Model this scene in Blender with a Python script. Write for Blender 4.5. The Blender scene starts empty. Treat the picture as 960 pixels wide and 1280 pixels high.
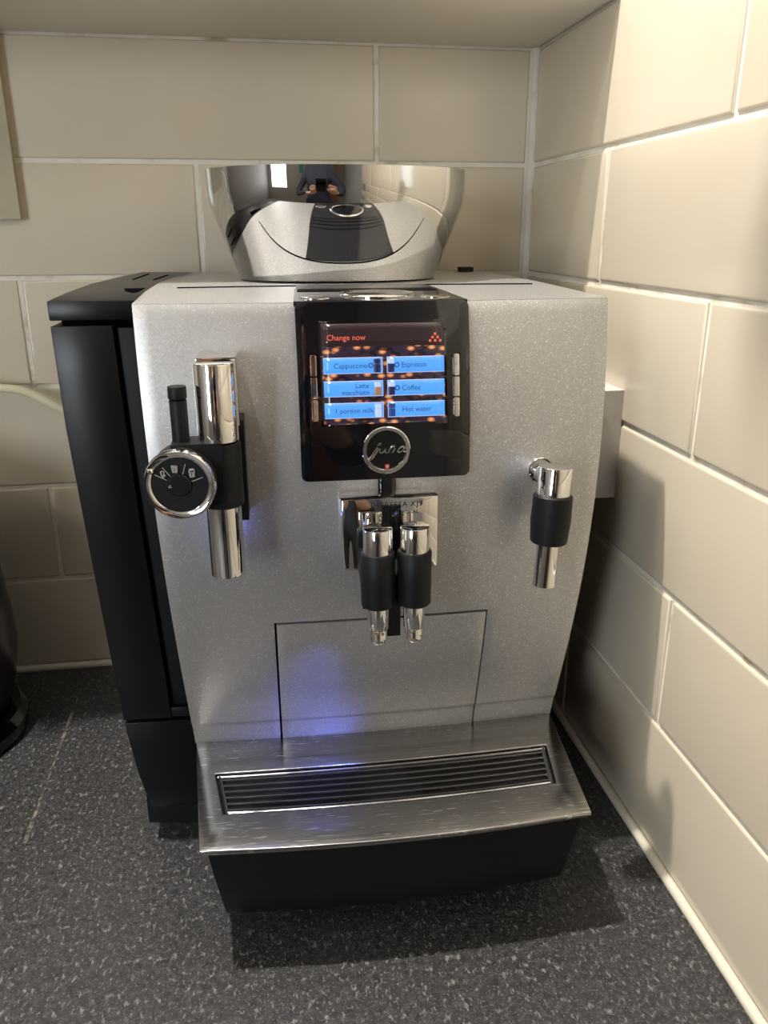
import bpy, bmesh, math, random
import numpy as np
from mathutils import Matrix, Vector

random.seed(4)
scene = bpy.context.scene
COL = scene.collection

# ------------------------------------------------------------------ camera
cam_data = bpy.data.cameras.new('camera')
cam = bpy.data.objects.new('camera', cam_data)
COL.objects.link(cam)
cam_data.sensor_fit = 'HORIZONTAL'
cam_data.sensor_width = 36.0
cam_data.lens = 1003.04 * 36.0 / 960.0
cam_data.clip_start = 0.01
YAW, PITCH, ROLL = 0.1581, 0.3347, 0.0028
fwd = Vector((math.sin(YAW) * math.cos(PITCH), math.cos(YAW) * math.cos(PITCH), -math.sin(PITCH)))
right = Vector((math.cos(YAW), -math.sin(YAW), 0))
down = fwd.cross(right)
r2 = right * math.cos(ROLL) + down * math.sin(ROLL)
d2 = down * math.cos(ROLL) - right * math.sin(ROLL)
m3 = Matrix((r2, -d2, -fwd)).transposed()
cam.matrix_world = Matrix.Translation((-0.2837, -0.8356, 0.4570)) @ m3.to_4x4()
scene.camera = cam

# ------------------------------------------------------------------ light and exposure
world = bpy.data.worlds.new('world')
scene.world = world
world.use_nodes = True
world.node_tree.nodes['Background'].inputs[0].default_value = (1.0, 0.93, 0.84, 1)
world.node_tree.nodes['Background'].inputs[1].default_value = 0.05
scene.view_settings.view_transform = 'Standard'
scene.view_settings.look = 'None'
scene.view_settings.exposure = 0.0
scene.view_settings.gamma = 1.0
scene.view_settings.use_curve_mapping = False

SPOT_NEAR = (-0.31, -0.37, 1.08)
SPOT_FAR = (-0.62, -0.32, 1.75)
POWER_NEAR, POWER_FAR, POWER_PANEL = 1.7, 31.0, 13.0
WARM = (1.0, 0.94, 0.86)


def lamp(name, kind, loc, power, color, size=0.02):
    d = bpy.data.lights.new(name, kind)
    d.energy = power
    d.color = color
    if kind in ('POINT', 'SPOT'):
        d.shadow_soft_size = size
    o = bpy.data.objects.new(name, d)
    COL.objects.link(o)
    o.location = loc
    return o


def aim(o, target):
    o.rotation_euler = (Vector(target) - Vector(o.location)).to_track_quat('-Z', 'Y').to_euler()


a = lamp('spot_light_near', 'SPOT', SPOT_NEAR, POWER_NEAR * 4, WARM, 0.012)
a.data.spot_size = math.radians(125)
a.data.spot_blend = 1.0
aim(a, (0.0, -0.55, 0.50))
b = lamp('spot_light_far', 'SPOT', SPOT_FAR, POWER_FAR * 4, WARM, 0.02)
b.data.spot_size = math.radians(110)
b.data.spot_blend = 0.6
aim(b, (-0.3, -0.35, 0.0))


# ------------------------------------------------------------------ materials
def mat(name, color=(0.5, 0.5, 0.5), rough=0.5, metal=0.0, spec=0.5, coat=0.0, emit=None, estr=0.0):
    m = bpy.data.materials.new(name)
    m.use_nodes = True
    p = m.node_tree.nodes['Principled BSDF']
    p.inputs['Base Color'].default_value = (*color, 1)
    p.inputs['Roughness'].default_value = rough
    p.inputs['Metallic'].default_value = metal
    p.inputs['Specular IOR Level'].default_value = spec
    p.inputs['Coat Weight'].default_value = coat
    p.inputs['Coat Roughness'].default_value = 0.05
    if emit:
        p.inputs['Emission Color'].default_value = (*emit, 1)
        p.inputs['Emission Strength'].default_value = estr
    return m


def nodes(m):
    return m.node_tree.nodes, m.node_tree.links, m.node_tree.nodes['Principled BSDF']


def coords(m, scale=(1, 1, 1)):
    N, L, P = nodes(m)
    tc = N.new('ShaderNodeTexCoord')
    mp = N.new('ShaderNodeMapping')
    mp.inputs['Scale'].default_value = scale
    L.new(tc.outputs['Object'], mp.inputs['Vector'])
    return mp.outputs['Vector']


def noise(m, vec, scale, detail=3, rough=0.5):
    N, L, P = nodes(m)
    n = N.new('ShaderNodeTexNoise')
    n.inputs['Scale'].default_value = scale
    n.inputs['Detail'].default_value = detail
    n.inputs['Roughness'].default_value = rough
    L.new(vec, n.inputs['Vector'])
    return n.outputs['Fac']


def ramp(m, fac, stops):
    N, L, P = nodes(m)
    r = N.new('ShaderNodeValToRGB')
    e = r.color_ramp.elements
    while len(e) < len(stops):
        e.new(0.5)
    for el, (pos, col) in zip(e, stops):
        el.position = pos
        el.color = (*col, 1) if len(col) == 3 else col
    L.new(fac, r.inputs['Fac'])
    return r.outputs['Color']


def bump(m, height, strength=0.2, dist=0.001):
    N, L, P = nodes(m)
    b_ = N.new('ShaderNodeBump')
    b_.inputs['Strength'].default_value = strength
    b_.inputs['Distance'].default_value = dist
    L.new(height, b_.inputs['Height'])
    L.new(b_.outputs['Normal'], P.inputs['Normal'])


def make_tile_mat():
    m = mat('cream_glazed_tile', (0.72, 0.66, 0.55), 0.16, 0, 0.5)
    N, L, P = nodes(m)
    v = coords(m)
    L.new(ramp(m, noise(m, v, 6, 2), [(0.3, (0.68, 0.605, 0.475)), (0.7, (0.72, 0.645, 0.51))]), P.inputs['Base Color'])
    bump(m, noise(m, v, 22, 1), 0.10, 0.004)
    return m


def make_grout_mat():
    m = mat('pale_grout', (0.72, 0.66, 0.55), 0.85)
    N, L, P = nodes(m)
    v = coords(m)
    L.new(ramp(m, noise(m, v, 35, 4), [(0.28, (0.50, 0.42, 0.29)), (0.42, (0.80, 0.75, 0.65)), (0.7, (0.88, 0.84, 0.75))]), P.inputs['Base Color'])
    bump(m, noise(m, v, 900, 2), 0.3, 0.0006)
    return m


def make_counter_mat():
    m = mat('speckled_dark_laminate', (0.05, 0.05, 0.055), 0.36)
    N, L, P = nodes(m)
    v = coords(m)
    base = ramp(m, noise(m, v, 200, 6, 0.75), [(0.35, (0.013, 0.0132, 0.0145)), (0.52, (0.036, 0.036, 0.039)), (0.72, (0.08, 0.08, 0.082))])
    v2 = coords(m, (1.0, 0.55, 1))
    fleck = ramp(m, noise(m, v2, 300, 4, 0.62), [(0.57, (0, 0, 0)), (0.67, (1, 1, 1))])
    fleck2 = ramp(m, noise(m, v, 560, 3, 0.6), [(0.57, (0, 0, 0)), (0.68, (1, 1, 1))])
    mx = N.new('ShaderNodeMix'); mx.data_type = 'RGBA'
    L.new(fleck, mx.inputs[0]); L.new(base, mx.inputs[6]); mx.inputs[7].default_value = (0.20, 0.197, 0.188, 1)
    mx2 = N.new('ShaderNodeMix'); mx2.data_type = 'RGBA'
    L.new(fleck2, mx2.inputs[0]); L.new(mx.outputs[2], mx2.inputs[6]); mx2.inputs[7].default_value = (0.14, 0.14, 0.135, 1)
    L.new(mx2.outputs[2], P.inputs['Base Color'])
    bump(m, noise(m, v, 300, 3), 0.08, 0.0006)
    return m


def make_silver_mat(name='silver_metallic_paint', col=(0.52, 0.518, 0.512), spark=0.05, rough=0.40, metal=0.75):
    m = mat(name, col, rough, metal)
    N, L, P = nodes(m)
    v = coords(m)
    vo = N.new('ShaderNodeTexVoronoi')
    vo.inputs['Scale'].default_value = 1500
    L.new(v, vo.inputs['Vector'])
    sub = N.new('ShaderNodeVectorMath'); sub.operation = 'SUBTRACT'
    L.new(vo.outputs['Color'], sub.inputs[0]); sub.inputs[1].default_value = (0.5, 0.5, 0.5)
    sc = N.new('ShaderNodeVectorMath'); sc.operation = 'SCALE'
    L.new(sub.outputs[0], sc.inputs[0]); sc.inputs[3].default_value = spark * 2
    g = N.new('ShaderNodeNewGeometry')
    ad = N.new('ShaderNodeVectorMath'); ad.operation = 'ADD'
    L.new(g.outputs['Normal'], ad.inputs[0]); L.new(sc.outputs[0], ad.inputs[1])
    nm = N.new('ShaderNodeVectorMath'); nm.operation = 'NORMALIZE'
    L.new(ad.outputs[0], nm.inputs[0])
    L.new(nm.outputs[0], P.inputs['Normal'])
    sep = N.new('ShaderNodeSeparateColor')
    L.new(vo.outputs['Color'], sep.inputs[0])
    c = ramp(m, sep.outputs[0], [(0.0, tuple(x * 0.92 for x in col)), (0.9, col), (1.0, tuple(min(1, x * 1.45) for x in col))])
    L.new(c, P.inputs['Base Color'])
    return m


def make_brushed_mat():
    m = mat('brushed_steel', (0.48, 0.465, 0.44), 0.3, 1.0)
    N, L, P = nodes(m)
    v = coords(m, (1.0, 60.0, 1.0))
    n1 = noise(m, v, 14, 4, 0.7)
    v2 = coords(m, (1.0, 1.0, 1.0))
    rr = N.new('ShaderNodeMapRange')
    rr.inputs[3].default_value = 0.16; rr.inputs[4].default_value = 0.30
    L.new(n1, rr.inputs[0]); L.new(rr.outputs[0], P.inputs['Roughness'])
    # scattered short scratches
    mp = N.new('ShaderNodeMapping'); mp.inputs['Rotation'].default_value = (0, 0, 0.5); mp.inputs['Scale'].default_value = (1, 9, 1)
    tc = N.new('ShaderNodeTexCoord'); L.new(tc.outputs['Object'], mp.inputs['Vector'])
    s1 = noise(m, mp.outputs['Vector'], 75, 2, 0.5)
    mask = ramp(m, noise(m, v2, 14, 2), [(0.36, (0, 0, 0)), (0.56, (1, 1, 1))])
    sc_ = ramp(m, s1, [(0.62, (0, 0, 0)), (0.67, (1, 1, 1))])
    mul = N.new('ShaderNodeMix'); mul.data_type = 'RGBA'; mul.blend_type = 'MULTIPLY'; mul.inputs[0].default_value = 1
    L.new(mask, mul.inputs[6]); L.new(sc_, mul.inputs[7])
    mx = N.new('ShaderNodeMix'); mx.data_type = 'RGBA'
    L.new(mul.outputs[2], mx.inputs[0])
    L.new(ramp(m, n1, [(0.3, (0.34, 0.335, 0.33)), (0.7, (0.46, 0.455, 0.445))]), mx.inputs[6])
    mx.inputs[7].default_value = (0.85, 0.84, 0.82, 1)
    L.new(mx.outputs[2], P.inputs['Base Color'])
    bump(m, n1, 0.06, 0.0006)
    return m


def make_bean_screen_mat():
    m = mat('lit_screen_bean_picture', (0.01, 0.01, 0.012), 0.15)
    N, L, P = nodes(m)
    v = coords(m, (1.0, 1.0, 1.7))
    vo = N.new('ShaderNodeTexVoronoi')
    vo.inputs['Scale'].default_value = 150
    L.new(v, vo.inputs['Vector'])
    bean = ramp(m, vo.outputs['Distance'], [(0.0, (0.85, 0.42, 0.18)), (0.28, (0.42, 0.14, 0.05)), (0.42, (0.03, 0.012, 0.02)), (1.0, (0.012, 0.008, 0.03))])
    sep = N.new('ShaderNodeSeparateColor'); L.new(vo.outputs['Color'], sep.inputs[0])
    dim = ramp(m, sep.outputs[0], [(0.10, (0.12, 0.08, 0.10)), (0.30, (1, 1, 1))])
    mul = N.new('ShaderNodeMix'); mul.data_type = 'RGBA'; mul.blend_type = 'MULTIPLY'; mul.inputs[0].default_value = 1
    L.new(bean, mul.inputs[6]); L.new(dim, mul.inputs[7])
    L.new(mul.outputs[2], P.inputs['Emission Color'])
    P.inputs['Emission Strength'].default_value = 1.3
    return m


TILE = make_tile_mat()
GROUT = make_grout_mat()
COUNTER = make_counter_mat()
SILVER = make_silver_mat()
BRUSHED = make_brushed_mat()
BEANS = make_bean_screen_mat()
SEALANT = mat('cream_sealant', (0.74, 0.68, 0.56), 0.5)
CHROME = mat('polished_chrome', (0.80, 0.79, 0.77), 0.05, 1.0)
HOPPER = mat('mirror_chrome_hopper', (0.64, 0.635, 0.625), 0.025, 1.0)
BLACK = mat('satin_black_plastic', (0.0045, 0.005, 0.0055), 0.32, 0, 0.35)
RUBBER = mat('matt_black_rubber', (0.006, 0.0065, 0.008), 0.5, 0, 0.25)
GLOSS = mat('gloss_black', (0.004, 0.004, 0.005), 0.04, 0, 0.5, 0.5)
DARK = mat('dark_joint', (0.003, 0.003, 0.004), 0.9, 0, 0.0)
STRIP = mat('gloss_dark_grey_strip', (0.018, 0.018, 0.021), 0.06, 0.0)
SLAT = mat('black_slat', (0.30, 0.30, 0.31), 0.22, 1.0)
STAIN = mat('coffee_stain', (0.25, 0.13, 0.05), 0.6)
WHITE_PL = mat('white_plastic', (0.66, 0.62, 0.60), 0.35)
CREAM = mat('cream_painted_panel', (0.80, 0.75, 0.66), 0.45)
BOARD = mat('olive_cream_board', (0.46, 0.40, 0.28), 0.5)
CREAM_PL = mat('cream_cable_sheath', (0.85, 0.79, 0.57), 0.5)
PRINT = mat('black_print', (0.01, 0.01, 0.01), 0.5)
ICON = mat('white_print', (0.55, 0.55, 0.54), 0.5)
TXT_RED = mat('lit_red_text', (0.05, 0.01, 0.01), 0.4, emit=(1.0, 0.17, 0.08), estr=0.9)
TXT_NAVY = mat('navy_text', (0.01, 0.03, 0.14), 0.4, emit=(0.01, 0.05, 0.25), estr=0.5)
BTN_BLUE = mat('lit_blue_button', (0.02, 0.05, 0.1), 0.2, emit=(0.085, 0.37, 0.93), estr=1.0)
BTN_EDGE = mat('lit_pale_edge', (0.05, 0.05, 0.1), 0.2, emit=(0.55, 0.60, 0.95), estr=0.8)
HEADER = mat('lit_dark_header', (0.012, 0.008, 0.01), 0.15, emit=(0.045, 0.022, 0.025), estr=0.5)
ICON_DARK = mat('icon_dark', (0.01, 0.01, 0.05), 0.3, emit=(0.01, 0.012, 0.07), estr=0.6)
ICON_PALE = mat('icon_pale', (0.1, 0.1, 0.1), 0.3, emit=(0.55, 0.72, 1.0), estr=0.8)
ICON_BROWN = mat('icon_brown', (0.1, 0.05, 0.02), 0.3, emit=(0.40, 0.22, 0.12), estr=0.7)
LED = mat('blue_led', (0.1, 0.1, 0.3), 0.3, emit=(0.12, 0.18, 1.0), estr=6)
RED_MARK = mat('red_emblem', (0.55, 0.05, 0.03), 0.4)


# ------------------------------------------------------------------ mesh helpers
def link(name, me, material=None, parent=None, smooth=False):
    o = bpy.data.objects.new(name, me)
    COL.objects.link(o)
    if material and not me.materials:
        me.materials.append(material)
    if parent:
        o.parent = parent
    if smooth:
        for p in me.polygons:
            p.use_smooth = True
    return o


def from_bm(name, bm, material, parent=None, smooth=False, sharp=35):
    bmesh.ops.recalc_face_normals(bm, faces=bm.faces)
    me = bpy.data.meshes.new(name)
    bm.to_mesh(me)
    bm.free()
    o = link(name, me, material, parent, smooth)
    if smooth:
        me.set_sharp_from_angle(angle=math.radians(sharp))
    return o


def bevel_all(bm, w, seg=2, ang=30):
    es = [e for e in bm.edges if len(e.link_faces) == 2 and e.calc_face_angle(0) > math.radians(ang)]
    if es:
        bmesh.ops.bevel(bm, geom=es, offset=w, segments=seg, affect='EDGES', profile=0.5)


def box_bm(x0, x1, y0, y1, z0, z1, bev=0.0, seg=2, bm=None):
    nb = bmesh.new()
    vs = [nb.verts.new((x, y, z)) for x in (x0, x1) for y in (y0, y1) for z in (z0, z1)]
    for f in ((0, 1, 3, 2), (4, 6, 7, 5), (0, 4, 5, 1), (2, 3, 7, 6), (0, 2, 6, 4), (1, 5, 7, 3)):
        nb.faces.new([vs[i] for i in f])
    if bev:
        bevel_all(nb, bev, seg)
    if bm is None:
        return nb
    merge(bm, nb)
    return bm


def merge(dst, src):
    me = bpy.data.meshes.new('tmp')
    src.to_mesh(me)
    src.free()
    dst.from_mesh(me)
    bpy.data.meshes.remove(me)


def box(name, b, material, parent=None, bev=0.0, seg=2):
    return from_bm(name, box_bm(*b, bev=bev, seg=seg), material, parent, bev > 0)


def lathe_bm(prof, n=40, center=(0, 0, 0), axis='Z', cap=True):
    """prof: list of (radius, height) along the axis."""
    bm = bmesh.new()
    rings = []
    cx, cy, cz = center
    for r, h in prof:
        ring = []
        for i in range(n):
            t = 2 * math.pi * i / n
            p = (r * math.cos(t), r * math.sin(t), h)
            if axis == 'Y':
                p = (p[0], -p[2], p[1])
            ring.append(bm.verts.new((cx + p[0], cy + p[1], cz + p[2])))
        rings.append(ring)
    for a_, b_ in zip(rings, rings[1:]):
        for i in range(n):
            bm.faces.new((a_[i], a_[(i + 1) % n], b_[(i + 1) % n], b_[i]))
    if cap:
        bm.faces.new(rings[0][::-1])
        bm.faces.new(rings[-1])
    return bm


def rounded_cyl(r, z0, z1, c=0.0008):
    return [(r - c, z0), (r, z0 + c), (r, z1 - c), (r - c * 0.3, z1 - c * 0.3), (r - c, z1)]


def cyl(name, r, z0, z1, xy, material, parent, c=0.0008, n=40):
    return from_bm(name, lathe_bm(rounded_cyl(r, z0, z1, c), n, (xy[0], xy[1], 0)), material, parent, True, 40)


def tube_bm(pts, r, n=10, bm=None):
    bm = bm or bmesh.new()
    pts = [Vector(p) for p in pts]
    rings = []
    for i, p in enumerate(pts):
        t = (pts[min(i + 1, len(pts) - 1)] - pts[max(i - 1, 0)]).normalized()
        up = Vector((0, 1, 0)) if abs(t.y) < 0.9 else Vector((1, 0, 0))
        u = t.cross(up).normalized()
        v = t.cross(u).normalized()
        rr = r[i] if isinstance(r, (list, tuple)) else r
        rings.append([bm.verts.new(p + (u * math.cos(2 * math.pi * k / n) + v * math.sin(2 * math.pi * k / n)) * rr) for k in range(n)])
    for a_, b_ in zip(rings, rings[1:]):
        for k in range(n):
            bm.faces.new((a_[k], a_[(k + 1) % n], b_[(k + 1) % n], b_[k]))
    bm.faces.new(rings[0][::-1])
    bm.faces.new(rings[-1])
    return bm


def prism_bm(outline, z0, z1):
    """outline: plan points (x, y); z0, z1: numbers or functions of (x, y)."""
    f0 = z0 if callable(z0) else (lambda x, y: z0)
    f1 = z1 if callable(z1) else (lambda x, y: z1)
    bm = bmesh.new()
    lo = [bm.verts.new((x, y, f0(x, y))) for x, y in outline]
    hi = [bm.verts.new((x, y, f1(x, y))) for x, y in outline]
    n = len(outline)
    for i in range(n):
        bm.faces.new((lo[i], lo[(i + 1) % n], hi[(i + 1) % n], hi[i]))
    bm.faces.new(lo[::-1])
    bm.faces.new(hi)
    return bm


def thing(name, label, cat, loc=(0, 0, 0), rz=0.0, group=None):
    o = bpy.data.objects.new(name, None)
    COL.objects.link(o)
    o.location = loc
    o.rotation_euler = (0, 0, rz)
    o.empty_display_size = 0.05
    return tag(o, label, cat, group)


def tag(o, label, cat, group=None):
    o['label'] = label
    o['category'] = cat
    if group:
        o['group'] = group
    return o


def structure(o, label=None):
    o['kind'] = 'structure'
    if label:
        o['label'] = label
    return o


# ------------------------------------------------------------------ the walls: grout beds with single tiles
Z_ROWS = [0.0045] + [0.1083 + 0.103 * k for k in range(6)]     # tile joints, counter to cabinet
TILE_W, JOINT = 0.3437, 0.0042
tile_meshes = {}


def tile_mesh(w, h):
    key = (round(w, 4), round(h, 4))
    if key not in tile_meshes:
        bm = box_bm(0, w, 0, 0.007, 0, h)                         # face at y = 0, looking to -y
        es = [e for e in bm.edges if all(v.co.y < 1e-6 for v in e.verts)]
        bmesh.ops.bevel(bm, geom=es, offset=0.0022, segments=3, affect='EDGES', profile=0.6)
        bmesh.ops.recalc_face_normals(bm, faces=bm.faces)
        me = bpy.data.meshes.new('tile')
        bm.to_mesh(me)
        bm.free()
        me.materials.append(TILE)
        for p in me.polygons:
            p.use_smooth = True
        me.set_sharp_from_angle(angle=math.radians(50))
        tile_meshes[key] = me
    return tile_meshes[key]


wall_back = structure(box('wall_back', (-1.6, 0.10, 0.0012, 0.10, -0.9, 1.85), GROUT), 'wall behind the machine with cream oblong tiles in half bond')
wall_right = structure(box('wall_right', (0.0012, 0.10, -1.05, 0.0012, -0.9, 1.85), GROUT), 'wall right of the machine with cream oblong tiles in half bond')


def tile(parent, wall, s0, s1, z0, z1):
    """s: distance from the room corner along the wall."""
    o = bpy.data.objects.new('tile', tile_mesh(s1 - s0, z1 - z0))
    COL.objects.link(o)
    o.parent = parent
    jit = random.uniform(-0.0003, 0.0003)
    if wall == 'back':
        o.location = (-s1, -0.0006 + jit, z0)
    else:
        o.location = (-0.0006 + jit, -s0, z0)
        o.rotation_euler = (0, 0, -math.pi / 2)


for k in range(6):
    z0, z1 = Z_ROWS[k] + JOINT / 2, Z_ROWS[k + 1] - JOINT / 2
    for wall, par, first, far in (('back', wall_back, (0.1567, 0.3286)[(k + 1) % 2], 1.2), ('right', wall_right, (0.1850, 0.3569)[k % 2], 1.0)):
        s, e = 0.0055, first
        while s < far:
            tile(par, wall, s + JOINT / 2, e - JOINT / 2, z0, z1)
            s, e = e, e + TILE_W

# sealant beads along the counter and up the corner
for name, pts in (('trim_1', [(-1.5, -0.0015, 0.0022), (0, -0.0015, 0.0022)]), ('trim_2', [(-0.0015, 0, 0.0022), (-0.0015, -0.62, 0.0022)])):
    structure(from_bm(name, tube_bm(pts, 0.0042, 12), SEALANT, None, True), 'cream sealant bead between worktop and tiles')
structure(from_bm('trim_3', tube_bm([(-0.001, -0.001, 0), (-0.001, -0.001, 0.63)], 0.004, 12), GROUT, None, True), 'grout filled corner between the two tiled walls')

# ------------------------------------------------------------------ worktop
top = tag(from_bm('worktop', box_bm(-1.6, -0.0005, -0.62, -0.0005, -0.04, 0, bev=0.003), COUNTER, None, True), 'dark grey speckled laminate worktop under the coffee machine', 'worktop')
JOINTM = mat('worn_joint_filler', (0.26, 0.20, 0.14), 0.7)
N_, L_, P_ = nodes(JOINTM)
L_.new(ramp(JOINTM, noise(JOINTM, coords(JOINTM), 120, 3), [(0.42, (0.045, 0.045, 0.045)), (0.62, (0.20, 0.165, 0.125))]), P_.inputs['Base Color'])
bm = bmesh.new()
for i in range(24):
    y0, y1 = -0.03 - i * 0.0105, -0.03 - (i + 1) * 0.0105
    w = 0.0006 + 0.0010 * max(0, math.sin(i * 0.45 - 2.2)) + 0.0003 * random.random()
    box_bm(-0.4850 - w, -0.4850 + w, y1, y0, -0.001, 0.00025, bm=bm)
jo = from_bm('worktop_joint', bm, JOINTM, top)
jo['label'] = 'worn tan joint line across the worktop'

# ------------------------------------------------------------------ wall cabinet over the machine
cab = thing('wall_cabinet', 'shallow cream wall cabinet, its pale underside along the top edge', 'cabinet', (-0.75, -0.0925, 0.6233))
CX, CY, CZ = -0.75, -0.0925, 0.6233
box('underside_panel', (-0.75, 0.7485, -0.0925, 0.0915, 0.0, 0.018), CREAM, cab, 0.0015)
box('carcass', (-0.75, 0.7485, -0.0725, 0.0915, 0.0185, 0.70), CREAM, cab, 0.002)
for k in range(3):
    d = box('cabinet_door', (-0.749 + k * 0.4995, -0.2525 + k * 0.4995, -0.0925, -0.0735, 0.0195, 0.699), CREAM, cab, 0.002)
    from_bm('handle', tube_bm([(-0.30 + k * 0.4995, -0.0925, 0.10), (-0.30 + k * 0.4995, -0.112, 0.10), (-0.30 + k * 0.4995, -0.112, 0.22), (-0.30 + k * 0.4995, -0.0925, 0.22)], 0.005, 10), CHROME, d, True)

# flat cream board on the back wall at the left
tag(box('wall_board', (-0.90, -0.4885, -0.0095, -0.0008, 0.4700, 0.6225), BOARD, None, 0.0012), 'flat olive cream board fixed to the tiles at the upper left', 'board')

# ------------------------------------------------------------------ socket box on the right wall
so = thing('wall_socket', 'white raised double socket box on tiles right of the machine', 'socket', (0, -0.179, 0.2971))
box('back_box', (-0.022, -0.0008, -0.073, 0.073, -0.0437, 0.0437), WHITE_PL, so, 0.002, 3)
fp = box('face_plate', (-0.032, -0.0222, -0.073, 0.073, -0.0437, 0.0437), WHITE_PL, so, 0.0025, 3)
for sy in (-0.034, 0.034):
    box('rocker_switch', (-0.0345, -0.0318, sy - 0.006, sy + 0.006, 0.016, 0.032), WHITE_PL, fp, 0.001)
    for dy, dz, w, h in ((0, 0.004, 0.002, 0.004), (-0.011, -0.016, 0.004, 0.002), (0.011, -0.016, 0.004, 0.002)):
        box('pin_slot', (-0.0322, -0.0315, sy + dy - w, sy + dy + w, dz - h, dz + h), DARK, fp)

# ------------------------------------------------------------------ cable on the back wall
pts = []
P4 = [(-0.66, -0.020, 0.322), (-0.56, -0.021, 0.3215), (-0.527, -0.020, 0.3174), (-0.5054, -0.020, 0.3136), (-0.479, -0.020, 0.2990), (-0.45, -0.016, 0.278), (-0.42, -0.014, 0.25)]
for i in range(len(P4) - 1):
    p0, p1, p2, p3 = (Vector(P4[max(0, min(len(P4) - 1, j))]) for j in (i - 1, i, i + 1, i + 2))
    for t in np.linspace(0, 1, 6, endpoint=False):
        pts.append(0.5 * ((2 * p1) + (p2 - p0) * t + (2 * p0 - 5 * p1 + 4 * p2 - p3) * t * t + (3 * p1 - p0 - 3 * p2 + p3) * t ** 3))
tag(from_bm('power_cable', tube_bm(pts, 0.0042, 12), CREAM_PL, None, True), 'cream power cable running along the tiles behind the machine', 'cable')

# ------------------------------------------------------------------ black appliance at the left edge
kt = thing('kettle', 'rounded black kettle on a black base at the left edge', 'kettle', (-0.615, -0.115, 0))
from_bm('power_base', lathe_bm([(0.088, 0), (0.092, 0.004), (0.092, 0.014), (0.086, 0.022), (0.06, 0.024)], 48), GLOSS, kt, True)
KB = mat('black_kettle_shell', (0.012, 0.0125, 0.012), 0.22)
from_bm('body', lathe_bm([(0.062, 0.0245), (0.078, 0.028), (0.086, 0.05), (0.0925, 0.085), (0.0915, 0.12), (0.087, 0.17), (0.080, 0.215), (0.071, 0.245)], 56), KB, kt, True)
ld = from_bm('lid', lathe_bm([(0.069, 0.2455), (0.066, 0.254), (0.045, 0.264), (0.012, 0.267)], 48), KB, kt, True)
from_bm('lid_knob', lathe_bm([(0.010, 0.2672), (0.010, 0.276), (0.014, 0.282), (0.012, 0.288), (0.004, 0.290)], 24), GLOSS, ld, True)
from_bm('handle', tube_bm([(-0.070, 0, 0.235), (-0.100, 0, 0.240), (-0.130, 0, 0.22), (-0.136, 0, 0.16), (-0.125, 0, 0.09), (-0.090, 0, 0.06)], 0.010, 14), BLACK, kt, True)
from_bm('spout', tube_bm([(0.0, 0.078, 0.19), (0.0, 0.098, 0.215), (0.0, 0.112, 0.238)], [0.022, 0.015, 0.011], 14), KB, kt, True)
# ------------------------------------------------------------------ the coffee machine (built in its own frame, front towards -y)
cm = thing('coffee_machine', 'silver and black bean-to-cup coffee machine with lit screen on the worktop', 'coffee machine', (-0.2045, -0.30, 0), math.radians(-1.15))
_z = np.array([0.09, 0.122, 0.171, 0.242, 0.297, 0.341, 0.378, 0.417])
_y = np.array([-0.005, -0.0135, -0.0265, -0.038, -0.042, -0.0395, -0.033, -0.0245])
PROF = np.polyfit(_z, _y, 4)
ZT = 0.417


def half_w(z):
    return 0.1500 - 0.0110 * max(0.0, (ZT - z) / 0.327)


def surf(x, z, off=0.0):
    """y of the bowed front at (x, z), moved out by off."""
    y = float(np.polyval(PROF, max(z, 0.113)))
    if z < 0.113:                                                # tucked-in lip along the bottom
        y += (0.113 - z) * 0.22 + 0.0012 * min(1, (0.113 - z) / 0.002)
    return y - 0.005 * (1 - (x / 0.15) ** 2) - off


def top_z(x, y):
    return ZT + 0.020 * (y + 0.026)


def grid_bm(xs, zs, off=0.0, skip=None, xmap=None):
    bm = bmesh.new()
    V = {}
    for j, z in enumerate(zs):
        for i, x in enumerate(xs):
            X = xmap(x, z) if xmap else x
            V[i, j] = bm.verts.new((X, surf(X, z, off), z))
    for j in range(len(zs) - 1):
        for i in range(len(xs) - 1):
            if skip and skip((xs[i] + xs[i + 1]) / 2, (zs[j] + zs[j + 1]) / 2):
                continue
            bm.faces.new((V[i, j], V[i + 1, j], V[i + 1, j + 1], V[i, j + 1]))
    loose = [v for v in bm.verts if not v.link_faces]
    for v in loose:
        bm.verts.remove(v)
    return bm


def solid(o, t, bev=0.0):
    m = o.modifiers.new('thickness', 'SOLIDIFY')
    m.thickness = t
    m.offset = -1
    if bev:
        b_ = o.modifiers.new('edge', 'BEVEL')
        b_.width = bev
        b_.segments = 2
        b_.angle_limit = math.radians(50)
    return o


def front_mesh(name, bm, material, parent, t=0.003, bev=0.0006):
    for f in bm.faces:
        f.normal_update()
    me = bpy.data.meshes.new(name)
    bm.to_mesh(me)
    bm.free()
    o = link(name, me, material, parent, True)
    if me.polygons and me.polygons[0].normal.y > 0:
        me.flip_normals()
    return solid(o, t, bev)


def patch(name, x0, x1, z0, z1, off, material, parent, r=0.0, t=0.001, nx=12, nz=14, bev=0.0):
    """a rounded rectangle wrapped on the bowed front."""
    zs = list(np.linspace(z0, z1, nz + 1))
    if r:
        cs = [r * (1 - math.cos(a_)) for a_ in np.linspace(0, math.pi / 2, 6)]
        zs = sorted(set(round(v, 6) for v in [z for z in zs if z0 + r < z < z1 - r] + [z0 + c for c in cs] + [z1 - c for c in cs]))

    def inset(z):
        d = min(z - z0, z1 - z)
        if not r or d >= r:
            return 0.0
        return r - math.sqrt(max(0, r * r - (r - d) ** 2))
    bm = grid_bm(list(np.linspace(0, 1, nx + 1)), zs, off, None, lambda u, z: x0 + inset(z) + u * (x1 - x0 - 2 * inset(z)))
    return front_mesh(name, bm, material, parent, t, bev)


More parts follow.
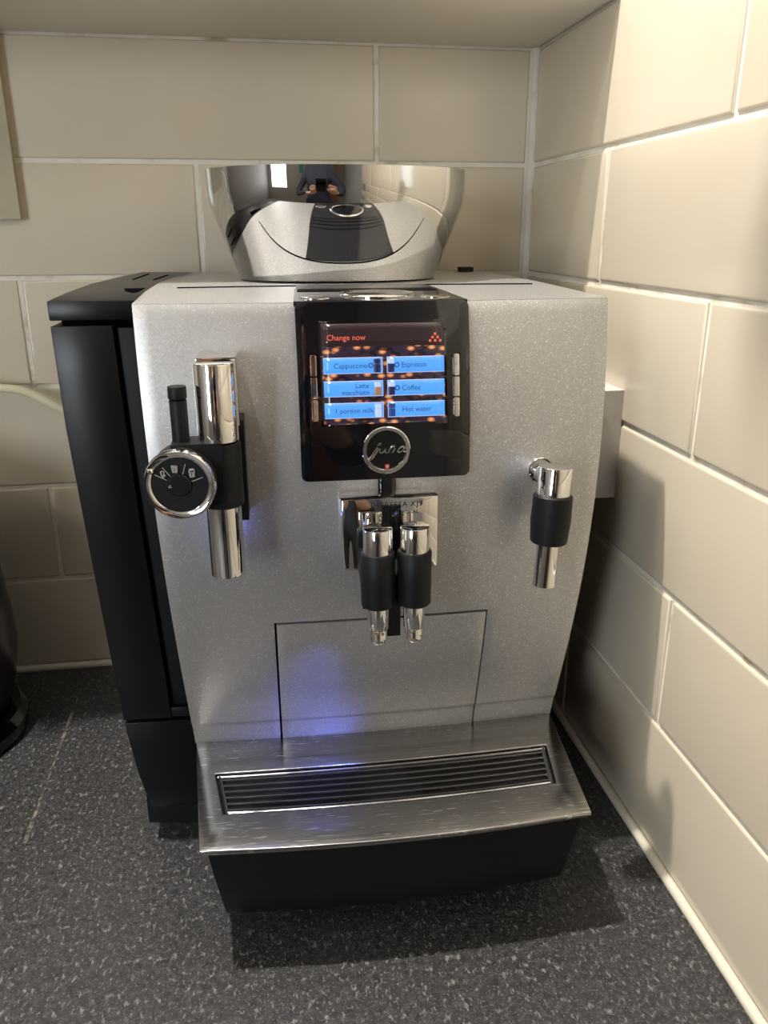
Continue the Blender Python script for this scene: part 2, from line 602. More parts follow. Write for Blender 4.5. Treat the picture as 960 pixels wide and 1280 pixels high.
# inner body, dark, closes the machine behind the panels
bm = bmesh.new()
rings = []
for z in (0.027, 0.06, 0.10, 0.17, 0.24, 0.30, 0.36, 0.4125):
    h = half_w(z) - 0.003
    f = surf(0.14, max(z, 0.09)) + 0.012
    rings.append([bm.verts.new(p) for p in ((-h, f, z), (-h * 0.5, f - 0.003, z), (0, f - 0.004, z), (h * 0.5, f - 0.003, z), (h, f, z), (h, 0.18, z), (h - 0.010, 0.275, z), (-h + 0.010, 0.275, z), (-h, 0.18, z))])
for a_, b_ in zip(rings, rings[1:]):
    for i in range(9):
        bm.faces.new((a_[i], a_[(i + 1) % 9], b_[(i + 1) % 9], b_[i]))
bm.faces.new(rings[0][::-1]); bm.faces.new(rings[-1])
from_bm('inner_body', bm, BLACK, cm)
from_bm('base_plinth', prism_bm([(-0.186, 0.024), (-0.14, 0.016), (0.125, 0.016), (0.125, 0.26), (-0.17, 0.26)], 0.0, 0.0268), RUBBER, cm)

# silver front with the opening for the service door
DX, DZ = 0.0752, 0.2045
xs = sorted(set(list(np.round(np.linspace(-0.15, 0.15, 33), 5)) + [-DX, DX]))
zs = sorted(set(list(np.round(np.linspace(0.115, ZT - 0.0005, 40), 5)) + [DZ, 0.0925, 0.097, 0.102, 0.107, 0.110, 0.1115, 0.1125, 0.1132]))


def squeeze(x, z):
    if abs(x) <= DX:
        return x
    s = 1 if x > 0 else -1
    return s * (DX + (abs(x) - DX) * (half_w(z) - DX) / (0.15 - DX))


front = front_mesh('front_panel', grid_bm(xs, zs, 0, lambda x, z: abs(x) < DX and z < DZ, squeeze), SILVER, cm, 0.004, 0.0007)
# service door, a separate plate with a dark gap around it
zd = [z for z in zs if z < DZ - 0.003] + [DZ - 0.0018]
front_mesh('service_door', grid_bm(list(np.linspace(-DX + 0.0016, DX - 0.0012, 21)), zd, 0.0004), SILVER, cm, 0.004, 0.0007)

# silver top cover
front_edge = [(x, surf(x, ZT) + 0.0004) for x in np.linspace(-0.15, 0.15, 21)]
outline = front_edge + [(0.1475, 0.12), (0.140, 0.20), (0.128, 0.262), (-0.137, 0.262), (-0.1465, 0.21), (-0.1535, 0.145), (-0.1535, 0.06)]
bm = prism_bm(outline, lambda x, y: top_z(x, y) - 0.006, top_z)
bevel_all(bm, 0.0009, 2, 50)
from_bm('top_cover', bm, SILVER, cm, True, 50)
# glossy centre strip on the top, with ribs, reaching from the display to the hopper
so_ = [(x, surf(x, ZT) - 0.0030) for x in np.linspace(-0.0535, 0.0548, 9)] + [(0.0525, 0.05), (0.0505, 0.0885), (-0.0470, 0.0885), (-0.0500, 0.05)]
bm = prism_bm(so_, lambda x, y: top_z(x, y) - 0.002, lambda x, y: top_z(x, y) + 0.0009)
bevel_all(bm, 0.0005, 2, 50)
from_bm('top_strip', bm, STRIP, cm, True, 50)
for k, y in enumerate((0.0355, 0.0405, 0.0455, 0.0505)):
    w = 0.049 - 0.05 * (y - 0.03)
    box('top_rib', (-w, w, y, y + 0.0010, top_z(0, y), top_z(0, y) + 0.0014), GLOSS, cm)
# seam in front of the hopper
arc = [(x, 0.0905 - 0.35 * x * x) for x in np.linspace(-0.134, 0.134, 30)]
from_bm('lid_seam', tube_bm([(x, y, top_z(x, y) + 0.0002) for x, y in arc], 0.0007, 6), DARK, cm)
# rotary knob and two chrome buttons on the strip
zk = top_z(0, 0.006) + 0.0006
kn = from_bm('rotary_knob', lathe_bm([(0.0255, zk), (0.0255, zk + 0.0008), (0.0240, zk + 0.0020), (0.0225, zk + 0.0021), (0.0215, zk + 0.0014), (0.0, zk + 0.0024)][:-1], 56, (0.0028, 0.006, 0)), CHROME, cm, True, 40)
from_bm('knob_centre', lathe_bm([(0.0213, zk + 0.0006), (0.0213, zk + 0.0014), (0.020, zk + 0.0018)], 40, (0.0028, 0.006, 0)), GLOSS, kn, True, 40)
for x in (-0.0392, 0.0385):
    from_bm('chrome_button', lathe_bm([(0.0098, zk - 0.0006), (0.0098, zk + 0.0002), (0.0085, zk + 0.0009), (0.004, zk + 0.0006)], 36, (x, -0.010, 0)), CHROME, cm, True, 40)
# little catch at the rear right of the top
box('rear_catch', (0.112, 0.124, 0.232, 0.246, top_z(0, 0.24), top_z(0, 0.24) + 0.004), RUBBER, cm, 0.001)

# ---- black unit on the left side
LX = [(0.027, -0.1795, 0.008), (0.06, -0.1855, 0.004), (0.105, -0.1905, 0.002), (0.18, -0.1945, -0.002), (0.27, -0.1985, -0.006), (0.34, -0.2025, -0.005), (0.417, -0.2050, 0.0)]


def left_x(z):
    return float(np.interp(z, [l[0] for l in LX], [l[1] for l in LX]))


def left_y(z):
    return float(np.interp(z, [l[0] for l in LX], [l[2] for l in LX]))


def side_block(name, z0, z1, material, inset=0.0, xr=None, n=8, bev=0.0008, depth=True, parent=None, xl=None):
    bm = bmesh.new()
    rg = []
    for z in np.linspace(z0, z1, n):
        xa = (xl(z) if xl else left_x(z)) + inset
        xb = xr(z) if xr else -half_w(z) + 0.0012
        yf = left_y(z) + inset
        k = (z - 0.03) / 0.39
        if depth:
            pl = [(xa, yf), (xb, yf - 0.0015), (xb, 0.10), (-0.1345 if not xr else xb, 0.262), (xa + 0.020, 0.272), (xa + 0.008, 0.20), (xa, 0.135), (xa - 0.0015 * k, 0.06)]
        else:
            pl = [(xa, yf), (xb, yf - 0.0015), (xb, yf + 0.012), (xa, yf + 0.012)]
        rg.append([bm.verts.new((x, y, top_z(x, y) if (z1 > 0.41 and abs(z - z1) < 1e-9) else z)) for x, y in pl])
    m = len(rg[0])
    for a_, b_ in zip(rg, rg[1:]):
        for i in range(m):
            bm.faces.new((a_[i], a_[(i + 1) % m], b_[(i + 1) % m], b_[i]))
    bm.faces.new(rg[0][::-1]); bm.faces.new(rg[-1])
    if bev:
        bmesh.ops.recalc_face_normals(bm, faces=bm.faces)
        bevel_all(bm, bev, 2, 40)
    return from_bm(name, bm, material, parent or cm, True, 40)


seam = lambda z: float(np.interp(z, [0.12, 0.404], [-0.1558, -0.1668]))
side_block('side_core', 0.030, 0.409, DARK, 0.006, None, 8, 0)
lid_l = side_block('side_lid', 0.4056, 0.417, BLACK, 0.0, None, 2)
side_block('side_panel', 0.1125, 0.4022, BLACK, 0.0, seam, 10)
side_block('side_inset_strip', 0.1215, 0.4005, RUBBER, 0.003, lambda z: -half_w(z) + 0.003, 10, 0.0005, False, None, lambda z: seam(z) - 0.0012)
side_block('side_panel_foot', 0.1125, 0.1205, BLACK, 0.0, lambda z: -half_w(z) + 0.003, 3, 0.0005, False, None, lambda z: seam(z) - 0.0002)
side_block('side_lower_block', 0.027, 0.1095, BLACK, 0.0, None, 5)
# vent openings in the lid of the side unit
for pl in ([(-0.1715, 0.086), (-0.168, 0.066), (-0.1605, 0.050), (-0.1575, 0.056), (-0.1570, 0.088)],
           [(-0.1800, 0.176), (-0.1775, 0.174), (-0.1735, 0.240), (-0.1760, 0.243)],
           [(-0.1625, 0.172), (-0.1600, 0.170), (-0.1545, 0.224), (-0.1570, 0.227)]):
    from_bm('vent_slot', prism_bm(pl, lambda x, y: top_z(x, y) - 0.003, lambda x, y: top_z(x, y) + 0.0003), DARK, lid_l)

# ---- display
disp = patch('display_panel', -0.0530, 0.0552, 0.3085, ZT + 0.0005, 0.0042, GLOSS, cm, 0.004, 0.006, 16, 24, 0.0010)
patch('display_strap', -0.0044, 0.0070, 0.297, 0.3100, 0.0040, GLOSS, cm, 0, 0.004, 4, 4)
bz = patch('screen_bezel', -0.0392, 0.0402, 0.3428, 0.4062, 0.0045, GLOSS, cm, 0.0008, 0.001, 10, 12)
scr = patch('screen', -0.0378, 0.0388, 0.3443, 0.4047, 0.0048, BEANS, cm, 0, 0.0008, 12, 14)
patch('screen_header', -0.0378, 0.0388, 0.3912, 0.4047, 0.0050, HEADER, scr, 0, 0.0003, 12, 4)


def text_mesh(body, size, align='LEFT', spacing=1.0):
    cu = bpy.data.curves.new('t', 'FONT')
    cu.body = body
    cu.size = size
    cu.align_x = align
    cu.space_character = spacing
    cu.resolution_u = 3
    o = bpy.data.objects.new('t', cu)
    COL.objects.link(o)
    dg = bpy.context.evaluated_depsgraph_get()
    me = bpy.data.meshes.new_from_object(o.evaluated_get(dg))
    bpy.data.objects.remove(o)
    bpy.data.curves.remove(cu)
    return me


def wrap_text(name, body, x, z, size, off, material, parent, align='LEFT', flat=None, spacing=1.0, label=None):
    me = text_mesh(body, size, align, spacing)
    for v in me.vertices:
        X, Z = x + v.co.x, z + v.co.y
        v.co = (X, flat if flat is not None else surf(X, Z, off), Z)
    me.materials.clear()
    o = link(name, me, material, parent)
    if label:
        o['label'] = label
    return o


wrap_text('lettering', 'Change now', -0.0345, 0.3950, 0.0047, 0.0053, TXT_RED, scr)
# small red pyramid of dots at the right of the header
bm = bmesh.new()
for x, z in ((0.0330, 0.3978), (0.0314, 0.3958), (0.0346, 0.3958), (0.0298, 0.3938), (0.0330, 0.3938), (0.0362, 0.3938)):
    box_bm(x - 0.0007, x + 0.0007, surf(x, z, 0.0054), surf(x, z, 0.0050), z - 0.0007, z + 0.0007, bm=bm)
from_bm('warning_mark', bm, TXT_RED, scr)
rows = [(0.3848, 0.3750), (0.3708, 0.3612), (0.3576, 0.3480)]
names = [('Cappuccino', 'Espresso'), ('Latte\nmacchiato', 'Coffee'), ('1 portion milk', 'Hot water')]
for (zt, zb), (tl, tr) in zip(rows, names):
    for side, txt in ((-1, tl), (1, tr)):
        xa, xb = (-0.0372, -0.0004) if side < 0 else (0.0022, 0.0384)
        patch('tile_edge', xa, xb, zb, zt, 0.00505, BTN_EDGE, scr, 0, 0.0002, 8, 3)
        bt = patch('menu_tile', xa + (0 if side < 0 else 0.0004), xb - (0.0004 if side < 0 else 0), zb + 0.0004, zt - 0.0004, 0.0052, BTN_BLUE, scr, 0, 0.0002, 8, 3)
        zc = (zt + zb) / 2
        if '\n' in txt:
            u, l = txt.split('\n')
            wrap_text('lettering', u, -0.0092, zc + 0.0004, 0.0042, 0.0055, TXT_NAVY, scr, 'RIGHT')
            wrap_text('lettering', l, -0.0092, zc - 0.0036, 0.0042, 0.0055, TXT_NAVY, scr, 'RIGHT')
        elif side < 0:
            wrap_text('lettering', txt, -0.0098 if 'Capp' in txt else -0.0068, zc - 0.0015, 0.0044 if 'Capp' in txt else 0.0042, 0.0055, TXT_NAVY, scr, 'RIGHT')
        else:
            wrap_text('lettering', txt, 0.0112, zc - 0.0015, 0.0044, 0.0055, TXT_NAVY, scr)
        # cup picture
        ix = -0.0040 if side < 0 else 0.0046
        hm = {'Cappuccino': (ICON_DARK, ICON_DARK), 'Espresso': (ICON_DARK, ICON_PALE), 'Coffee': (ICON_DARK, ICON_PALE), 'Latte\nmacchiato': (ICON_BROWN, ICON_PALE), '1 portion milk': (ICON_PALE, ICON_PALE), 'Hot water': (TXT_NAVY, TXT_NAVY)}[txt]
        patch('cup_picture', ix - 0.0020, ix + 0.0022, zb + 0.0006, zc + 0.0008, 0.0055, hm[0], scr, 0.0006, 0.0002, 3, 3)
        patch('cup_picture', ix - 0.0020, ix + 0.0022, zc + 0.0009, zt - 0.0010, 0.0055, hm[1], scr, 0.0006, 0.0002, 3, 3)
        if txt in ('Cappuccino', 'Espresso', 'Coffee'):
            hx = ix - 0.0038 if side < 0 else ix + 0.0038
            ring = [(hx + 0.0013 * math.cos(t), zc + 0.0013 * math.sin(t)) for t in np.linspace(0, 2 * math.pi, 14)]
            from_bm('cup_handle_picture', tube_bm([(x, surf(x, z, 0.0055), z) for x, z in ring], 0.00035, 6), TXT_NAVY, scr)

# selection buttons either side of the screen
for x0, x1, zz in ((-0.0452, -0.0414, (0.3872, 0.3739, 0.3605, 0.3468)), (0.0440, 0.0476, (0.3862, 0.3724, 0.3598, 0.3472))):
    for k in range(3):
        patch('selection_button', x0, x1, zz[k + 1] + 0.0004, zz[k] - 0.0004, 0.0072, CHROME, cm, 0.0011 if k != 1 else 0.0003, 0.003, 4, 6, 0.0004)

# round emblem
EX, EZ = 0.0007, 0.3275
ey = surf(EX, EZ, 0.0042)
em = from_bm('emblem_ring', lathe_bm([(0.0154, -0.002), (0.0154, 0.0016), (0.0148, 0.0022), (0.0130, 0.0022), (0.0124, 0.0014), (0.0124, -0.002)], 56, (EX, ey, EZ), 'Y', False), CHROME, cm, True, 40)
em_d = from_bm('emblem_disc', lathe_bm([(0.0126, -0.002), (0.0126, 0.0006)], 48, (EX, ey, EZ), 'Y'), GLOSS, em)
U = 0.0153 / 312
ed = lambda px, py: (EX + (px - 447) * U, ey - 0.0009, EZ - (py - 456) * U)
strokes = [[(352, 428), (318, 430), (296, 470), (262, 530), (204, 588), (236, 580), (276, 556), (312, 500), (352, 428)],
           [(356, 362), (380, 358), (366, 386), (344, 390), (356, 362)],
           [(372, 432), (360, 476), (372, 494), (398, 490), (424, 462), (440, 432), (432, 474), (440, 494), (462, 490)],
           [(474, 492), (492, 436), (500, 428), (482, 470), (512, 428), (540, 398), (556, 396), (546, 424)],
           [(524, 494), (548, 460), (566, 436)],
           [(690, 422), (650, 424), (612, 446), (594, 476), (606, 494), (640, 484), (668, 456), (690, 422), (668, 470), (676, 490), (704, 486)], [(706, 484), (716, 490)]]
bm = bmesh.new()
for s in strokes:
    tube_bm([ed(*p) for p in s], 0.00055, 6, bm)
from_bm('lettering', bm, CHROME, em, True)
q = ed(460, 676)
bm = box_bm(q[0] - 0.0014, q[0] + 0.0014, q[1] - 0.0001, q[1] + 0.0004, q[2] - 0.0014, q[2] + 0.0014)
from_bm('red_emblem_mark', bm, RED_MARK, em)
bm = box_bm(q[0] - 0.0009, q[0] + 0.0009, q[1] - 0.0002, q[1], q[2] - 0.0003, q[2] + 0.0003)
box_bm(q[0] - 0.0003, q[0] + 0.0003, q[1] - 0.0002, q[1], q[2] - 0.0009, q[2] + 0.0009, bm=bm)
from_bm('white_cross_mark', bm, ICON, em)

# ---- chrome bracket that carries the coffee spouts
BRY = -0.0655
pl = [(-0.0305, -0.040), (-0.0310, BRY + 0.004), (-0.0295, BRY)] + [(x, BRY - 0.0012 * (1 - (x / 0.032) ** 2)) for x in np.linspace(-0.020, 0.022, 6)] + [(0.0315, BRY), (0.0330, BRY + 0.004), (0.0325, -0.040)]
bm = prism_bm(pl, 0.2525, 0.3005)
bmesh.ops.recalc_face_normals(bm, faces=bm.faces)
bevel_all(bm, 0.0008, 2, 50)
br = from_bm('spout_bracket', bm, CHROME, cm, True, 40)
wrap_text('lettering', 'IMPRESSA XJ9', 0.0216, 0.2948, 0.0050, 0, PRINT, br, 'RIGHT', BRY - 0.0013, 1.12)
wrap_text('lettering', 'PROFESSIONAL', 0.0190, 0.2902, 0.0030, 0, PRINT, br, 'RIGHT', BRY - 0.0014, 1.15)
# black slider below and behind the spouts
bm = prism_bm([(-0.0045, -0.038), (-0.0045, BRY - 0.004), (0.0072, BRY - 0.004), (0.0072, -0.038)], 0.2060, 0.2965)
bevel_all(bm, 0.001)
sl = from_bm('spout_slider', bm, GLOSS, cm, True)
SPY = -0.0905
bm = bmesh.new()
vs = [(-0.0195, -0.050, 0.2515), (-0.0195, -0.070, 0.2515), (-0.0195, -0.088, 0.236), (-0.0195, -0.088, 0.2575), (-0.0195, -0.064, 0.262), (-0.0195, -0.050, 0.262)]
lo = [bm.verts.new(v) for v in vs]
hi = [bm.verts.new((0.0215, v[1], v[2])) for v in vs]
for i in range(6):
    bm.faces.new((lo[i], lo[(i + 1) % 6], hi[(i + 1) % 6], hi[i]))
bm.faces.new(lo[::-1]); bm.faces.new(hi)
from_bm('spout_arm', bm, RUBBER, cm)
for k, x in enumerate((-0.0103, 0.0123)):
    s = from_bm('coffee_spout', lathe_bm([(0.0093, 0.2395), (0.0104, 0.2405), (0.0106, 0.2560), (0.0105, 0.2740), (0.0098, 0.2750)], 40, (x, SPY, 0)), RUBBER, cm, True, 40)
    from_bm('spout_cap', lathe_bm(rounded_cyl(0.0089, 0.2700, 0.2905, 0.0005), 40, (x, SPY, 0)), CHROME, s, True, 40)
    from_bm('spout_nozzle', lathe_bm([(0.0035, 0.2125), (0.0052, 0.2145), (0.0056, 0.2170), (0.0056, 0.2230), (0.0062, 0.2235), (0.0066, 0.2240), (0.0066, 0.2420)], 36, (x, SPY, 0)), CHROME, s, True, 50)
    bm = bmesh.new()
    for q in range(16 if k else 6):
        t = random.uniform(-2.5, -0.6)
        z = random.uniform(0.2145, 0.2225)
        rr = 0.0056 if z > 0.2165 else 0.0050
        b2 = bmesh.new()
        bmesh.ops.create_icosphere(b2, subdivisions=1, radius=random.uniform(0.0005, 0.0012))
        bmesh.ops.translate(b2, verts=b2.verts, vec=(x + rr * math.cos(t), SPY + rr * math.sin(t), z))
        merge(bm, b2)
    st = from_bm('coffee_residue', bm, STAIN, s)

# ---- hot water spout on the right, hanging slightly askew
hs = from_bm('hot_water_spout', lathe_bm([(0.0108, -0.0500), (0.0118, -0.0490), (0.0128, -0.0350), (0.0124, -0.0190), (0.0114, -0.0180)], 40), RUBBER, cm, True, 40)
hs.location = (0.1052, -0.0720, 0.3185)
hs.rotation_euler = (math.radians(-3.0), math.radians(3.0), 0)
from_bm('spout_cap', lathe_bm(rounded_cyl(0.0106, -0.022, 0.0, 0.0006), 40), CHROME, hs, True, 40)
from_bm('spout_nozzle', lathe_bm([(0.0058, -0.0790), (0.0072, -0.0792), (0.0072, -0.046)], 36, cap=True), CHROME, hs, True, 50)
from_bm('spout_elbow', tube_bm([(0.0, 0.0, -0.0085), (0.0, 0.012, -0.0090), (-0.0003, 0.0285, -0.0100)], 0.0064, 20), CHROME, hs, True)
fl = from_bm('wall_flange', lathe_bm([(0.0092, -0.004), (0.0092, 0.0014), (0.0083, 0.0026), (0.0072, 0.0014), (0.0072, -0.002)], 40, (0.1046, surf(0.1046, 0.3085), 0.3085), 'Y', True), CHROME, cm, True, 40)

# ---- milk frother on the left
MX, MY = -0.1008, -0.0745
mf = cyl('milk_frother', 0.0124, 0.3046, 0.3430, (MX, MY), RUBBER, cm, 0.0008, 48)
cyl('upper_sleeve', 0.0117, 0.3432, 0.3888, (MX, MY), CHROME, mf, 0.0010, 48)
from_bm('joint_ring', lathe_bm([(0.0110, 0.3420), (0.0110, 0.3440)], 40, (MX, MY, 0)), DARK, mf, True)
from_bm('lower_sleeve', lathe_bm([(0.0090, 0.2600), (0.0104, 0.2602), (0.0106, 0.2610), (0.0106, 0.3046)], 48, (MX, MY, 0)), CHROME, mf, True, 40)
box('chrome_back', (MX - 0.0105, MX + 0.0122, -0.066, surf(-0.1, 0.37) + 0.001, 0.3500, 0.3898), CHROME, mf, 0.004, 3)
box('black_back', (MX - 0.0110, MX + 0.0142, -0.064, surf(-0.1, 0.32) + 0.001, 0.2900, 0.3525), RUBBER, mf, 0.002, 3)
# dial in front of the frother
QX, QZ, QY = -0.1226, 0.3242, -0.0970
tilt = Matrix.Translation((QX, QY, QZ)) @ Matrix.Rotation(math.radians(-6), 4, 'Z')


def dial_part(name, bm, material, parent, smooth=True):
    bm.transform(tilt)
    return from_bm(name, bm, material, parent, smooth, 40)


dl = dial_part('milk_dial', lathe_bm([(0.0185, -0.024), (0.0198, -0.021), (0.0198, -0.004), (0.0176, -0.0008), (0.0150, -0.0008)], 56, (0, 0, 0), 'Y'), RUBBER, cm)
dial_part('chrome_ring', lathe_bm([(0.0190, -0.0045), (0.0203, -0.0030), (0.0204, -0.0010), (0.0194, 0.0010), (0.0172, 0.0008), (0.0160, -0.0002), (0.0160, -0.003)], 64, (0, 0, 0), 'Y', False), CHROME, dl)
dial_part('dial_centre', lathe_bm([(0.0066, -0.002), (0.0066, 0.0004), (0.0060, 0.0010)], 40, (0, 0, 0), 'Y'), BLACK, dl)
dial_part('ring_stud', lathe_bm([(0.0016, 0), (0.0016, 0.0012), (0.0009, 0.0020)], 16, (-0.0152, 0, 0.0083), 'Y'), CHROME, dl)
DU = 0.0204 / 372
dd = lambda px, py: ((px - 432) * DU, -0.0003, -(py - 530) * DU)
bm = bmesh.new()
for s in ([(190, 415), (308, 475)], [(275, 340), (345, 430)], [(508, 310), (475, 415)], [(560, 492), (675, 448)]):
    tube_bm([dd(*p) for p in s], 0.00018, 6, bm)
dial_part('dial_line', bm, ICON, dl)
for s in ([[(250, 395), (268, 378), (290, 385), (282, 430)], [(262, 430), (305, 420), (275, 448), (262, 430)], [(258, 395), (258, 425)]],
          [[(368, 325), (425, 325), (418, 395), (378, 395), (368, 325)], [(372, 338), (422, 338)], [(388, 350), (410, 350), (408, 385), (390, 385), (388, 350)], [(385, 430), (430, 420)]],
          [[(540, 375), (594, 370), (588, 440), (548, 445), (540, 375)], [(545, 362), (590, 358)], [(556, 395), (578, 393), (576, 432), (558, 434), (556, 395)]]):
    bm = bmesh.new()
    for q in s:
        tube_bm([dd(*p) for p in q], 0.00030, 6, bm)
    dial_part('dial_symbol', bm, ICON, dl)
bm = bmesh.new()
tube_bm([(-0.0058, -0.0011, -0.0010), (-0.0050, -0.0011, 0.0004), (-0.0044, -0.0011, -0.0012), (-0.0058, -0.0011, -0.0010)], 0.0003, 6, bm)
dial_part('dial_pointer', bm, ICON, dl)
box('dial_bridge', (QX - 0.004, MX + 0.002, -0.090, -0.070, 0.3120, 0.3455), RUBBER, cm, 0.003, 3)
at_ = cyl('air_tube', 0.0049, 0.340, 0.3690, (-0.1215, -0.0800), RUBBER, cm, 0.0004, 28)
cyl('tube_cap', 0.0052, 0.3694, 0.3768, (-0.1215, -0.0800), RUBBER, at_, 0.0007, 28)

# ---- drip tray
ZP = 0.0935


def edge(half, y, bulge, n=25, rev=False):
    pts_ = [(x, y - bulge * (1 - (x / half) ** 2)) for x in np.linspace(-half, half, n)]
    return pts_[::-1] if rev else pts_


outer = edge(0.1278, -0.1222, 0.0068) + edge(0.1390, -0.0050, 0.0052, 25, True)
inner = edge(0.1148, -0.0900, 0.0040) + edge(0.1224, -0.0462, 0.0030, 25, True)
bm = bmesh.new()
ou = [bm.verts.new((x, y, ZP)) for x, y in outer]
inn = [bm.verts.new((x, y, ZP)) for x, y in inner]
ol = [bm.verts.new((x, y, ZP - 0.0036)) for x, y in outer]
il = [bm.verts.new((x, y, ZP - 0.0036)) for x, y in inner]
n = len(ou)
for i in range(n):
    j = (i + 1) % n
    bm.faces.new((ou[i], ou[j], inn[j], inn[i]))
    bm.faces.new((ol[i], ol[j], ou[j], ou[i]))
    bm.faces.new((inn[i], inn[j], il[j], il[i]))
    bm.faces.new((ol[j], ol[i], il[i], il[j]))
bmesh.ops.recalc_face_normals(bm, faces=bm.faces)
bevel_all(bm, 0.0008, 2, 50)
plate = from_bm('tray_cover', bm, BRUSHED, cm, True, 50)
# black grille insert: well, frame and single slats
from_bm('grille_well', prism_bm(inner, ZP - 0.016, ZP - 0.0085), DARK, plate)


def inner_half(y):
    return float(np.interp(y, [-0.0900, -0.0462], [0.1148, 0.1224]))


bm = bmesh.new()
for side in (-1, 1):
    tube_bm([(side * (inner_half(y) - 0.0030), y, ZP - 0.0022) for y in (-0.0905, -0.0680, -0.0475)], 0.0016, 8, bm)
tube_bm([(x, y - 0.0026, ZP - 0.0022) for x, y in edge(0.1204, -0.0462, 0.0030)], 0.0014, 8, bm)
tube_bm([(x, y + 0.0026, ZP - 0.0022) for x, y in edge(0.1125, -0.0900, 0.0040)], 0.0014, 8, bm)
from_bm('grille_frame', bm, SLAT, plate, True)
for k in range(6):
    y = -0.0525 - k * 0.0064
    h = inner_half(y) - 0.0032
    bg = 0.0030 + 0.0002 * k
    bm = bmesh.new()
    V = []
    for x, yy in edge(h, y, bg, 17):
        V.append([bm.verts.new((x, yy + dy, ZP + dz)) for dy, dz in ((-0.0009, -0.0085), (-0.0008, -0.0022), (-0.0004, -0.0014), (0.0004, -0.0014), (0.0008, -0.0022), (0.0009, -0.0085))])
    for a_, b_ in zip(V, V[1:]):
        for i in range(6):
            bm.faces.new((a_[i], a_[(i + 1) % 6], b_[(i + 1) % 6], b_[i]))
    bm.faces.new(V[0][::-1]); bm.faces.new(V[-1])
    from_bm('grille_slat', bm, SLAT, plate, True, 45)
# the tray under the cover
bm = bmesh.new()
rg = []
for z, hf, yf in ((0.0285, 0.1152, -0.1085), (0.031, 0.1160, -0.1092), (0.060, 0.1205, -0.1125), (ZP - 0.0040, 0.1240, -0.1160)):
    rg.append([bm.verts.new((x, y, z)) for x, y in edge(hf, yf, 0.0062) + [(hf + 0.008, 0.010), (-hf - 0.008, 0.010)]])
for a_, b_ in zip(rg, rg[1:]):
    m = len(a_)
    for i in range(m):
        bm.faces.new((a_[i], a_[(i + 1) % m], b_[(i + 1) % m], b_[i]))
bm.faces.new(rg[0][::-1]); bm.faces.new(rg[-1])
tray = from_bm('drip_tray', bm, BLACK, cm, True, 40)
for x in (-0.09, 0.09):
    from_bm('tray_foot', lathe_bm([(0.009, 0.0), (0.010, 0.002), (0.010, 0.0290)], 20, (x, -0.060, 0)), RUBBER, tray, True, 40)

# ---- mirror-bright bean hopper
HX, HY, HZ = -0.0088, 0.170, top_z(0, 0.17) + 0.0005
HH = 0.0825


def ring(bm, a_, b_, z, n=96, ex=2.25):
    out = []
    for i in range(n):
        t = 2 * math.pi * i / n
        c, s = math.cos(t), math.sin(t)
        out.append(bm.verts.new((HX + a_ * math.copysign(abs(c) ** (2 / ex), c), HY + b_ * math.copysign(abs(s) ** (2 / ex), s), z)))
    return out


_t = np.linspace(0, 1, 201)
_w = 1.0 - 0.92 * np.clip((_t - 0.52) / 0.40, 0, 1) ** 2 * (3 - 2 * np.clip((_t - 0.52) / 0.40, 0, 1))
_g = np.concatenate([[0], np.cumsum((_w[1:] + _w[:-1]) / 2)])
_g = _g / _g[-1]


def smooth_prof(t):
    """flared lower wall that turns upright towards the rim."""
    g_ = float(np.interp(t, _t, _g))
    return 0.0810 + 0.0242 * g_, 0.0575 + 0.0226 * g_


bm = bmesh.new()
rg = []
for t in np.linspace(0, 1, 30):
    a_, b_ = smooth_prof(t)
    rg.append(ring(bm, a_, b_, HZ + t * HH))
a_, b_ = smooth_prof(1)
rg.append(ring(bm, a_ - 0.0022, b_ - 0.0022, HZ + HH + 0.0002))
rg.append(ring(bm, a_ - 0.0030, b_ - 0.0030, HZ + HH - 0.004))
rg.append(ring(bm, 0.078, 0.0545, HZ + 0.004))
for p, q in zip(rg, rg[1:]):
    for i in range(96):
        bm.faces.new((p[i], p[(i + 1) % 96], q[(i + 1) % 96], q[i]))
bm.faces.new(rg[0][::-1]); bm.faces.new(rg[-1])
hop = from_bm('bean_hopper', bm, HOPPER, cm, True, 60)
bm = bmesh.new()
rg = [ring(bm, (a_ - 0.0034) * s, (b_ - 0.0034) * s, HZ + HH - 0.0030 + 0.0060 * (1 - s ** 2.2)) for s in (1.0, 0.9, 0.75, 0.5, 0.25, 0.08)]
for p, q in zip(rg, rg[1:]):
    for i in range(96):
        bm.faces.new((p[i], p[(i + 1) % 96], q[(i + 1) % 96], q[i]))
bm.faces.new(rg[-1])
bm.faces.new(rg[0][::-1])
from_bm('hopper_lid', bm, GLOSS, hop, True, 60)

# ---- blue cup light below the spout arm; halo lamp added behind the frother
mw = Matrix.Translation((-0.2045, -0.30, 0)) @ Matrix.Rotation(math.radians(-1.15), 4, 'Z')
led = lamp('cup_led_light', 'SPOT', mw @ Vector((-0.0235, -0.0790, 0.2380)), 1.3, (0.13, 0.20, 1.0), 0.002)
led.data.spot_size = math.radians(46)
led.data.spot_blend = 0.9
aim(led, mw @ Vector((-0.066, -0.030, 0.090)))
lamp('milk_halo_light', 'POINT', mw @ Vector((MX, -0.0545, 0.279)), 0.012, (0.16, 0.22, 1.0), 0.002)  # added lamp, stands in for blue arcs thrown by the chrome sleeve

